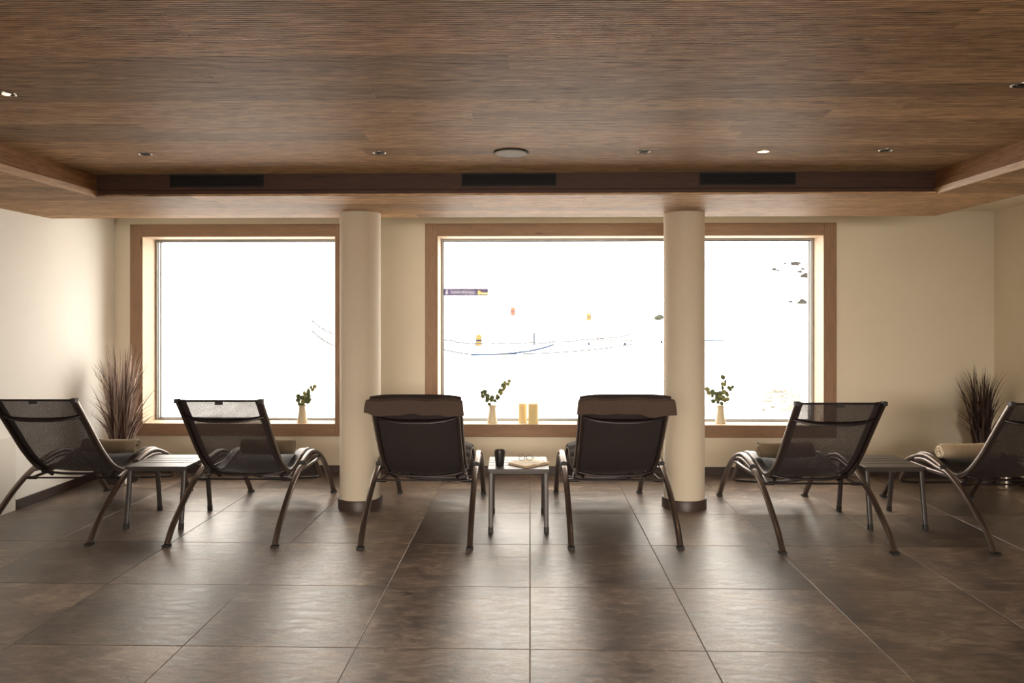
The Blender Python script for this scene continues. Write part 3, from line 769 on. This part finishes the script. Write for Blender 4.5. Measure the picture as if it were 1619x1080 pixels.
# ------------------------------------------------------------------ window sills
ZSILL = ZW0+.0032
def leaf_mesh(mat, w=.021, l=.046):
    vs = []; n = 8
    for k in range(n+1):
        f = k/n; ww = w*math.sin(PI*min(1, f*.96+.02))**.62
        z = .006*math.sin(f*PI)
        vs += [(-ww, f*l, z+.003), (0, f*l, z), (ww, f*l, z+.003)]
    fs = [(3*k+j, 3*k+j+1, 3*k+4+j, 3*k+3+j) for k in range(n) for j in range(2)]
    m0 = len(vs); vs += [(x, y, z-.0006) for x, y, z in vs]
    fs += [(a+m0, d+m0, c+m0, b_+m0) for a, b_, c, d in fs]
    return MB().add(vs, fs).mesh('leaf', mat, True, fix=False)
leafA, leafB = leaf_mesh(M['leaf']), leaf_mesh(M['leaf_pale'])
def jug(x, y, label, handle_rot, stems, seed, leafscale=1.0):
    t = thing('jug', label, 'jug', (x, y, ZSILL), 0, 'cream enamel jugs on the sills')
    MB().lathe([(.002, 0), (.046, 0), (.050, .004), (.046, .03), (.038, .085), (.032, .130), (.031, .145), (.036, .168), (.0335, .168), (.029, .146), (.030, .128), (.036, .085), (.044, .03), (.046, .008), (.002, .006)], 32).build('jug_body', M['enamel'], t, True)
    c, s = math.cos(handle_rot), math.sin(handle_rot)
    MB().tube(spline([(c*r, s*r, z) for r, z in ((.033, .155), (.052, .158), (.060, .135), (.052, .105), (.037, .088))], 5), .004, .003, 8, side=(-s, c, 0)).build('handle', M['enamel'], t, True)
    MB().tube([(-c*.026, -s*.026, .150), (-c*.036, -s*.036, .160), (-c*.047, -s*.047, .171)], [.014, .011, .005], [.010, .007, .003], 8, side=(-s, c, 0)).build('spout', M['enamel'], t, True)
    r = random.Random(seed)
    sp = thing('eucalyptus_sprigs', label.replace('cream jug', 'leafy eucalyptus sprigs in the jug').replace('of leafy sprigs ', ''), 'sprigs', (x, y, ZSILL+.12), 0, 'leafy sprigs in the jugs')
    for (dx, dz, cnt) in stems:
        dy = r.uniform(-.03, .03)
        pts = spline([(0, 0, -.10), (dx*.1, dy*.1, .02), (dx*.45, dy*.5, dz*.45), (dx*.8, dy, dz*.8), (dx, dy, dz)], 5)
        MB().tube(pts, [.0022-.0012*k/len(pts) for k in range(len(pts))], n=5).build('stem', M['stem'], sp, True)
        for k in range(cnt):
            f = .42+.58*(k+1)/cnt; p = pts[min(len(pts)-1, int(f*(len(pts)-1)))]
            o = inst('leaf', leafB if r.random() < .35 else leafA, p, sp)
            sgn = 1 if k % 2 else -1
            o.rotation_euler = (r.uniform(.9, 1.6), r.uniform(-.5, .5), sgn*r.uniform(.2, 1.0)+r.uniform(-.3, .3))
            o.rotation_euler = (PI/2+r.uniform(-.45, .35), sgn*r.uniform(.3, 1.4), r.uniform(-.6, .6))
            sc = r.uniform(.85, 1.25)*leafscale; o.scale = (sc, sc, sc)
    return t
def sill_pt(u, d): 
    p = W((u-809.5)*d/1215, d); return p.x, p.y
jug(*sill_pt(477.8, 7.47), 'cream jug of leafy sprigs on the left window sill', 2.2, [(.10, .22, 6), (.05, .15, 6), (-.01, .12, 5), (.06, .10, 5)], 5, .95)
jug(*sill_pt(778.5, 7.45), 'cream jug of leafy sprigs beside the candles', PI+.1, [(.15, .28, 8), (.09, .19, 6), (-.10, .17, 6), (-.03, .12, 5)], 8, .92)
jug(*sill_pt(1139, 7.42), 'cream jug of leafy sprigs right of the right column', 1.3, [(.03, .30, 7), (.10, .22, 6), (-.11, .19, 7), (-.03, .16, 6), (.05, .12, 5)], 21, .92)

def candle(u, d, r_, h, lab):
    x, y = sill_pt(u, d); t = thing('candle', lab, 'candle', (x, y, ZSILL), 0, 'ivory pillar candles on the sill')
    MB().lathe([(.002, 0), (r_-.002, 0), (r_, .003), (r_, h-.003), (r_-.004, h), (r_-.010, h-.002), (r_*.5, h-.008), (.002, h-.009)], 32).build('wax', M['wax'], t, True)
    MB().tube([(0, 0, h-.010), (.001, 0, h), (.003, 0, h+.008)], .0012, n=6).build('wick', M['wick'], t)
    MB().lathe([(.0006, h+.004), (.004, h+.010), (.0048, h+.016), (.003, h+.028), (.0006, h+.042)], 12).build('flame', M['flame'], t, True)
candle(826.5, 7.47, .041, .185, 'ivory pillar candle on the sill, the one nearer the jug')
candle(843, 7.40, .049, .192, 'thicker ivory pillar candle on the sill, the right one of the pair')

# ------------------------------------------------------------------ dried grasses and floor posts
def grass(x, y, lab, mat, seed, H, spread, n, potr, xmin, xmax):
    r = random.Random(seed); t = thing('grass_plant', lab, 'plant', (x, y, 0))
    MB().lathe([(.002, 0), (potr*.86, 0), (potr*.9, .004), (potr, .26), (potr*1.02, .27), (potr*.93, .27), (potr*.9, .22), (.002, .22)], 32).build('pot', M['pot_dark'], t, True)
    MB().lathe([(potr*.895, .221), (potr*.85, .232), (.002, .24)], 24).build('soil', M['soil'], t, True)
    q = MB(); q2 = MB()
    for k in range(n):
        a = r.uniform(0, 2*PI); rr = potr*.55*math.sqrt(r.random()); bx, by = rr*math.cos(a), rr*math.sin(a)
        h = H*(1-.62*r.random()**1.4); a2 = a+r.uniform(-.9, .9); lean = spread*r.uniform(.1, 1.0)**1.3*(1.35-.5*h/H); w = r.uniform(.004, .0115)
        ca, sa = math.cos(a2), math.sin(a2)*.55; px, py = -math.sin(a2), math.cos(a2)
        ph = r.uniform(0, PI); px, py = math.cos(ph), math.sin(ph)
        m = 9; vs = []
        curl = r.uniform(1.6, 3.4)
        for j in range(m+1):
            f = j/m; ww = w*(1-f**2.2)+.0004
            X = bx+ca*lean*(f**curl); Y = by+sa*lean*(f**curl); Z = .225+(h-.225)*(f-.16*(lean/spread)*f**3)
            X = max(xmin-x, min(xmax-x, X)); Y = min(YB-.03-y, Y)
            vs += [(X-px*ww, Y-py*ww, Z), (X+px*ww, Y+py*ww, Z)]
        fs = [(2*j, 2*j+1, 2*j+3, 2*j+2) for j in range(m)]
        (q if r.random() < .62 else q2).add(vs, fs)
    o = q.build('blades', mat, t); o['kind'] = 'stuff'
    o = q2.build('blades', M['blade_mid'] if potr > .13 else M['blade_brown'], t); o['kind'] = 'stuff'; o['label'] = 'differently toned blades'
p = W(-3.57, 7.02)
grass(p.x, p.y, 'tall dried mauve grass in a dark pot by the left wall', M['blade_pale'], 4, 1.30, .30, 330, .15, XL+.03, 99)
p = W(4.28, 7.0)
grass(p.x, p.y, 'dark brown ornamental grass in a pot in the right corner', M['blade_dark'], 9, 1.10, .24, 210, .12, -99, XR-.03)
for xc, d, lab in ((-3.46, 6.90, 'short brushed steel post on the floor before the pale grass'), (4.34, 6.76, 'short brushed steel post on the floor under the far right lounger')):
    p = W(xc, d); t = thing('floor_post', lab, 'post', (p.x, p.y, 0), 0, 'short steel floor posts')
    MB().lathe([(.002, 0), (.058, 0), (.060, .004), (.056, .010), (.002, .012)], 28).build('flange', M['steel'], t, True)
    MB().lathe([(.044, .0122), (.044, .235), (.038, .243), (.002, .245)], 28).build('post_body', M['steel'], t, True)

# ------------------------------------------------------------------ the snow outside
PR = [(7.0, -.30), (9, -.10), (11, .08), (13.2, .20), (15, .02), (19, -.45), (25, -.85), (40, -1.35), (52, -1.62), (60, -1.45), (66, -.98), (75, 1.38), (85, 2.35), (100, 3.1), (150, 9.0), (250, 23), (420, 66), (700, 150)]
def prof(y):
    for (a, za), (b_, zb) in zip(PR, PR[1:]):
        if y <= b_:
            t = (y-a)/(b_-a); return za+(zb-za)*t
    return PR[-1][1]
def T(x, y):
    z = sum(prof(y+k*.02*y) for k in (-2, -1, 0, 1, 2))/5 if y > 17 else prof(y)
    near = max(0, min(1, (18-y)/4))*max(0, min(1, (y-8)/2))
    z += near*(.13*noise.noise(Vector((x*.9, y*.9, 0)))+.07*noise.noise(Vector((x*2.7, y*2.7, 3))))
    far = max(0, min(1, (y-85)/60)); z += far*3*noise.noise(Vector((x*.02, y*.02, 5)))
    return z
ys = [7.78+.22*k for k in range(48)]
while ys[-1] < 640: ys.append(ys[-1]*1.035)
nx = 150; q = MB(); vs = []
for y in ys:
    hw = 14+y*.75
    for k in range(nx+1):
        x = (2*k/nx-1)*hw; vs.append((x, y, T(x, y)))
fs = [(i*(nx+1)+k, i*(nx+1)+k+1, (i+1)*(nx+1)+k+1, (i+1)*(nx+1)+k) for i in range(len(ys)-1) for k in range(nx)]
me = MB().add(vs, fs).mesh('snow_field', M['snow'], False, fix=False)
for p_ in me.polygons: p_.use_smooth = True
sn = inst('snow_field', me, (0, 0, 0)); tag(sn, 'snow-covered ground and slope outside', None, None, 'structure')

def O(u, d):
    p = W((u-809.5)*d/1215, d); return Vector((p.x, p.y, T(p.x, p.y)))
def vz(v, d): return 1.53-(v-497)*d/1215

# start banner on two poles
a = O(688, 75); c = O(775.5, 75)
bn = thing('banner', 'long violet banner reading Sammelplatz on thin poles in the snow', 'banner', a)
w = (c-a).xy.length; ang = math.atan2(c.y-a.y, c.x-a.x); bn.rotation_euler = (0, 0, ang); z0 = a.z
zt, zb = vz(457, 75)-z0, vz(467.3, 75)-z0
MB().box((.1, -.02, zb), (w-.25, .02, zt)).build('cloth', M['banner'], bn)
for x in (0, w): MB().tube([(x, 0, -.3), (x, 0, zt+.02)], .05, n=8).build('pole', M['net'], bn)
MB().tube([(0, 0, zb-.13), (w, 0, zb-.13)], .04, n=6, side=(0,0,1)).tube([(0, 0, zt+.0), (w, 0, zt+.0)], .03, n=6, side=(0,0,1)).build('crossbar', M['net'], bn)
def text(s, size, x, z, mat, parent):
    cu = bpy.data.curves.new('lettering', 'FONT'); cu.body = s; cu.size = size; cu.extrude = .004; cu.offset = .009
    o = bpy.data.objects.new('lettering', cu); COL.objects.link(o); o.parent = parent; o.location = (x, -.026, z); o.rotation_euler = (PI/2, 0, 0); cu.materials.append(mat)
    bpy.context.view_layer.update()
    me = bpy.data.meshes.new_from_object(o.evaluated_get(bpy.context.evaluated_depsgraph_get()))
    m = bpy.data.objects.new('lettering', me); m.parent = parent; m.location = o.location; m.rotation_euler = o.rotation_euler; COL.objects.link(m)
    bpy.data.objects.remove(o); m.name = 'lettering'
    return m
k75 = 75/1215
text('Sammelplatz', .47, (712.5-688)*k75, zb+.19, M['banner_text'], bn)
q = MB(); x0 = (704-688)*k75; q.add([(x0, -.03, zb+.12), (x0+.2, -.03, zb+.12), (x0+.28, -.03, zt-.12), (x0+.06, -.03, zt-.08)], [(0,1,2,3)]); q.add([(x0, -.026, zb+.12), (x0+.2, -.026, zb+.12), (x0+.28, -.026, zt-.12), (x0+.06, -.026, zt-.08)], [(3,2,1,0)])
q.build('white_mark', M['banner_text'], bn)
x0 = (755.5-688)*k75
q = MB(); q.box((x0, -.03, zb+.10), (x0+.26, -.022, zt-.14)); q.box((x0+.32, -.03, zb+.10), (x0+.5, -.022, zt-.30)); q.box((x0+.55, -.03, zb+.10), (x0+.95, -.022, zb+.28))
q.build('yellow_mark', M['banner_yellow'], bn)

def padded(u, v0, v1, d, mat, lab, feet=False):
    p = O(u, d); z0 = max(.0, vz(v1, d)-p.z); h = (v1-v0)*d/1215; r_ = .24
    t = thing('padded_post', lab, 'marker', p, 0, 'padded marker posts in the snow')
    MB().lathe([(.05, z0), (r_*.9, z0+.03), (r_, z0+.2*h), (r_, z0+.8*h), (r_*.8, z0+h-.05), (.05, z0+h)], 16).build('padding', M[mat], t, True)
    MB().tube([(0, 0, -.2), (0, 0, z0+h+.12)], .05, n=8).build('post', M['net'], t)
    MB().lathe([(r_*1.02, z0+.42*h), (r_*1.02, z0+.55*h), (r_*.98, z0+.55*h), (r_*.98, z0+.42*h)], 16, closed=True).build('strap', M['blue_dark'], t)
padded(811, 486, 499, 75, 'orange', 'orange padded marker post right of the banner')
padded(931, 495, 507, 72.5, 'yellow', 'yellow padded marker post on the open slope')
padded(757, 529, 547, 63, 'yellow', 'yellow padded marker post below the banner')
p = O(1042, 73.5)
MBr = MB()
def blob(r3, seed, n=10, m=7, flat=.3):
    q = MB(); vs = []
    for i in range(m+1):
        th = PI*i/m
        for k in range(n):
            a = 2*PI*k/n; d = Vector((math.sin(th)*math.cos(a), math.sin(th)*math.sin(a), math.cos(th)))
            s = 1+.55*noise.noise(d*1.6+Vector((seed*3.1, seed, 0)))
            z = d.z*r3[2]*s
            vs.append((d.x*r3[0]*s, d.y*r3[1]*s, max(z, -r3[2]*flat)))
    fs = [(i*n+k, i*n+(k+1) % n, (i+1)*n+(k+1) % n, (i+1)*n+k) for i in range(m) for k in range(n)]
    return q.add(vs, fs)
o = blob((.42, .3, .36), 2).build('covered_bundle', M['tarp'], None, True); o.location = p+Vector((0, 0, .15)); tag(o, 'grey-green covered bundle on the snow beside the right column', 'bundle')

def conic(u, d, lab):
    p = O(u, d); t = thing('marker_cone', lab, 'cone', p, 0, 'small dark cones along the net')
    MB().box((-.14, -.14, -.03), (.14, .14, .015)).build('base', M['blue_dark'], t)
    MB().lathe([(.11, .015), (.03, .30), (.002, .32)], 14).build('cone_body', M['blue_dark'], t, True)
conic(699.5, 67, 'small dark cone at the left edge of the wide window'); conic(931, 64.5, 'small dark cone below the yellow post')
conic(988, 64.5, 'small dark cone near the right end of the net'); conic(1046, 65.3, 'small dark cone beside the right column')
def pole(u, d, h, mat, lab, r_=.045):
    p = O(u, d); o = MB().tube([(0, 0, -.2), (0, 0, h*.96), (0, 0, h)], [r_, r_, r_*.5], n=8).build('slalom_pole', M[mat]); o.location = p; tag(o, lab, 'pole', 'slalom poles by the net')
pole(844.5, 64.5, 1.05, 'blue_dark', 'thick dark blue pole standing in the snow', .07); pole(874, 64.5, 1.25, 'blue', 'thin blue pole right of the thick dark blue one'); pole(898, 64.5, 1.35, 'net', 'thin grey pole, rightmost of the three')

def net(pts, h, lab, sag=.08, nm='safety_net'):
    """a real net: ropes, meshes and small posts"""
    P3 = []
    for (u, d) in pts: p = O(u, d); P3.append(Vector((p.x, p.y, 0)))
    P3 = spline(P3, 14)
    t = thing(nm, lab, 'net')
    q = MB(); r2 = MB(); N = len(P3); G = [T(p.x, p.y) for p in P3]
    for j in range(5):
        f = j/4
        pt = [Vector((p.x, p.y, g_+.04+f*h-(sag*f*math.sin(k*.45)**2))) for k, (p, g_) in enumerate(zip(P3, G))]
        (r2 if j in (0, 4) else q).tube(pt, .055 if j in (0, 4) else .012, n=4, side=(0,0,1))
    acc = 0
    for k in range(N-1):
        seg = (P3[k+1]-P3[k]).length; m = max(1, int(seg/.25))
        for e in range(m):
            f = e/m; p = P3[k].lerp(P3[k+1], f); gz = G[k]+(G[k+1]-G[k])*f
            q.tube([(p.x, p.y, gz+.04), (p.x, p.y, gz+h)], .009, n=3)
    q.build('netting', M['net'], t)['kind'] = 'stuff'; r2.build('edge_rope', M['net'], t)
    for k in range(0, N, 14):
        p = P3[k]; MB().tube([(p.x, p.y, G[k]-.1), (p.x, p.y, G[k]+h+.06)], .045, n=6).build('post', M['net'], t)
net([(680, 64), (715, 60), (752, 57.5), (840, 58.0), (920, 60.5), (998, 64.5)], .85, 'pale low safety net curving across the snow in the wide window')
net([(494, 70), (510, 67), (532, 64), (560, 63)], 1.0, 'low safety net at the right edge of the left window')
def rope(pts, mat, lab, r_=.03, cat='rope', nm='rope'):
    pp = spline([O(u, d)+Vector((0, 0, .05)) for u, d in pts], 6)
    for p in pp: p.z = T(p.x, p.y)+.05
    tag(MB().tube(pp, r_, n=6, side=(0,0,1)).build(nm, M[mat], None, True), lab, cat)
rope([(745, 56.8), (790, 57.5), (835, 60), (874, 64.2)], 'blue', 'blue rope lying on the snow in front of the net', .07)
rope([(925, 67.5), (950, 66.8), (980, 66), (1050, 66.8), (1080, 66.5)], 'orange_rope', 'thin orange rope lying behind the small cones', .035)
rope([(1090, 66), (1120, 66), (1146, 66)], 'blue', 'blue rope on the snow right of the right column', .055)

k = 0
for u, d, s in ((1257, 190, 1.9), (1252, 200, .9), (1263, 200, 1.0), (1241, 195, .7), (1279, 195, 1.1), (1277, 180, .7), (1264, 165, 1.1), (1269, 175, .8), (1280, 168, .7), (1224, 165, 1.1), (1230, 163, .7), (1273, 140, 1.5), (1268, 93, 1.0), (1250, 96, .5)):
    p = O(u, d); s *= .55; o = blob((s, s*.8, s*.75), k+4, 9, 6).build('rock', M['rock']); o.location = p+Vector((0, 0, s*.12)); k += 1
    tag(o, 'largest grey rock of the scatter high on the right slope' if k == 1 else 'small grey rock poking out of the upper right snow slope' if d > 120 else ('grey rock on the right slope above the wind ridge' if s > .5 else 'smallest grey rock low on the right slope'), 'rock', 'rocks on the right slope' if d > 120 else None)
r = random.Random(5)
rub = MB()
for k in range(60):
    u = 1205+55*r.random()**.7; d = 11.4+2.2*r.random(); p = O(u, d); s = r.uniform(.03, .10)
    b_ = blob((s, s, s*.6), k, 7, 5); rub.add([Vector(v)+p for v in b_.v], b_.f)
tag(rub.build('ice_rubble', M['rock_pale'], None, True), 'greyish rubble of ice and earth in the shaded snow at the right', 'rubble', None, 'stuff')
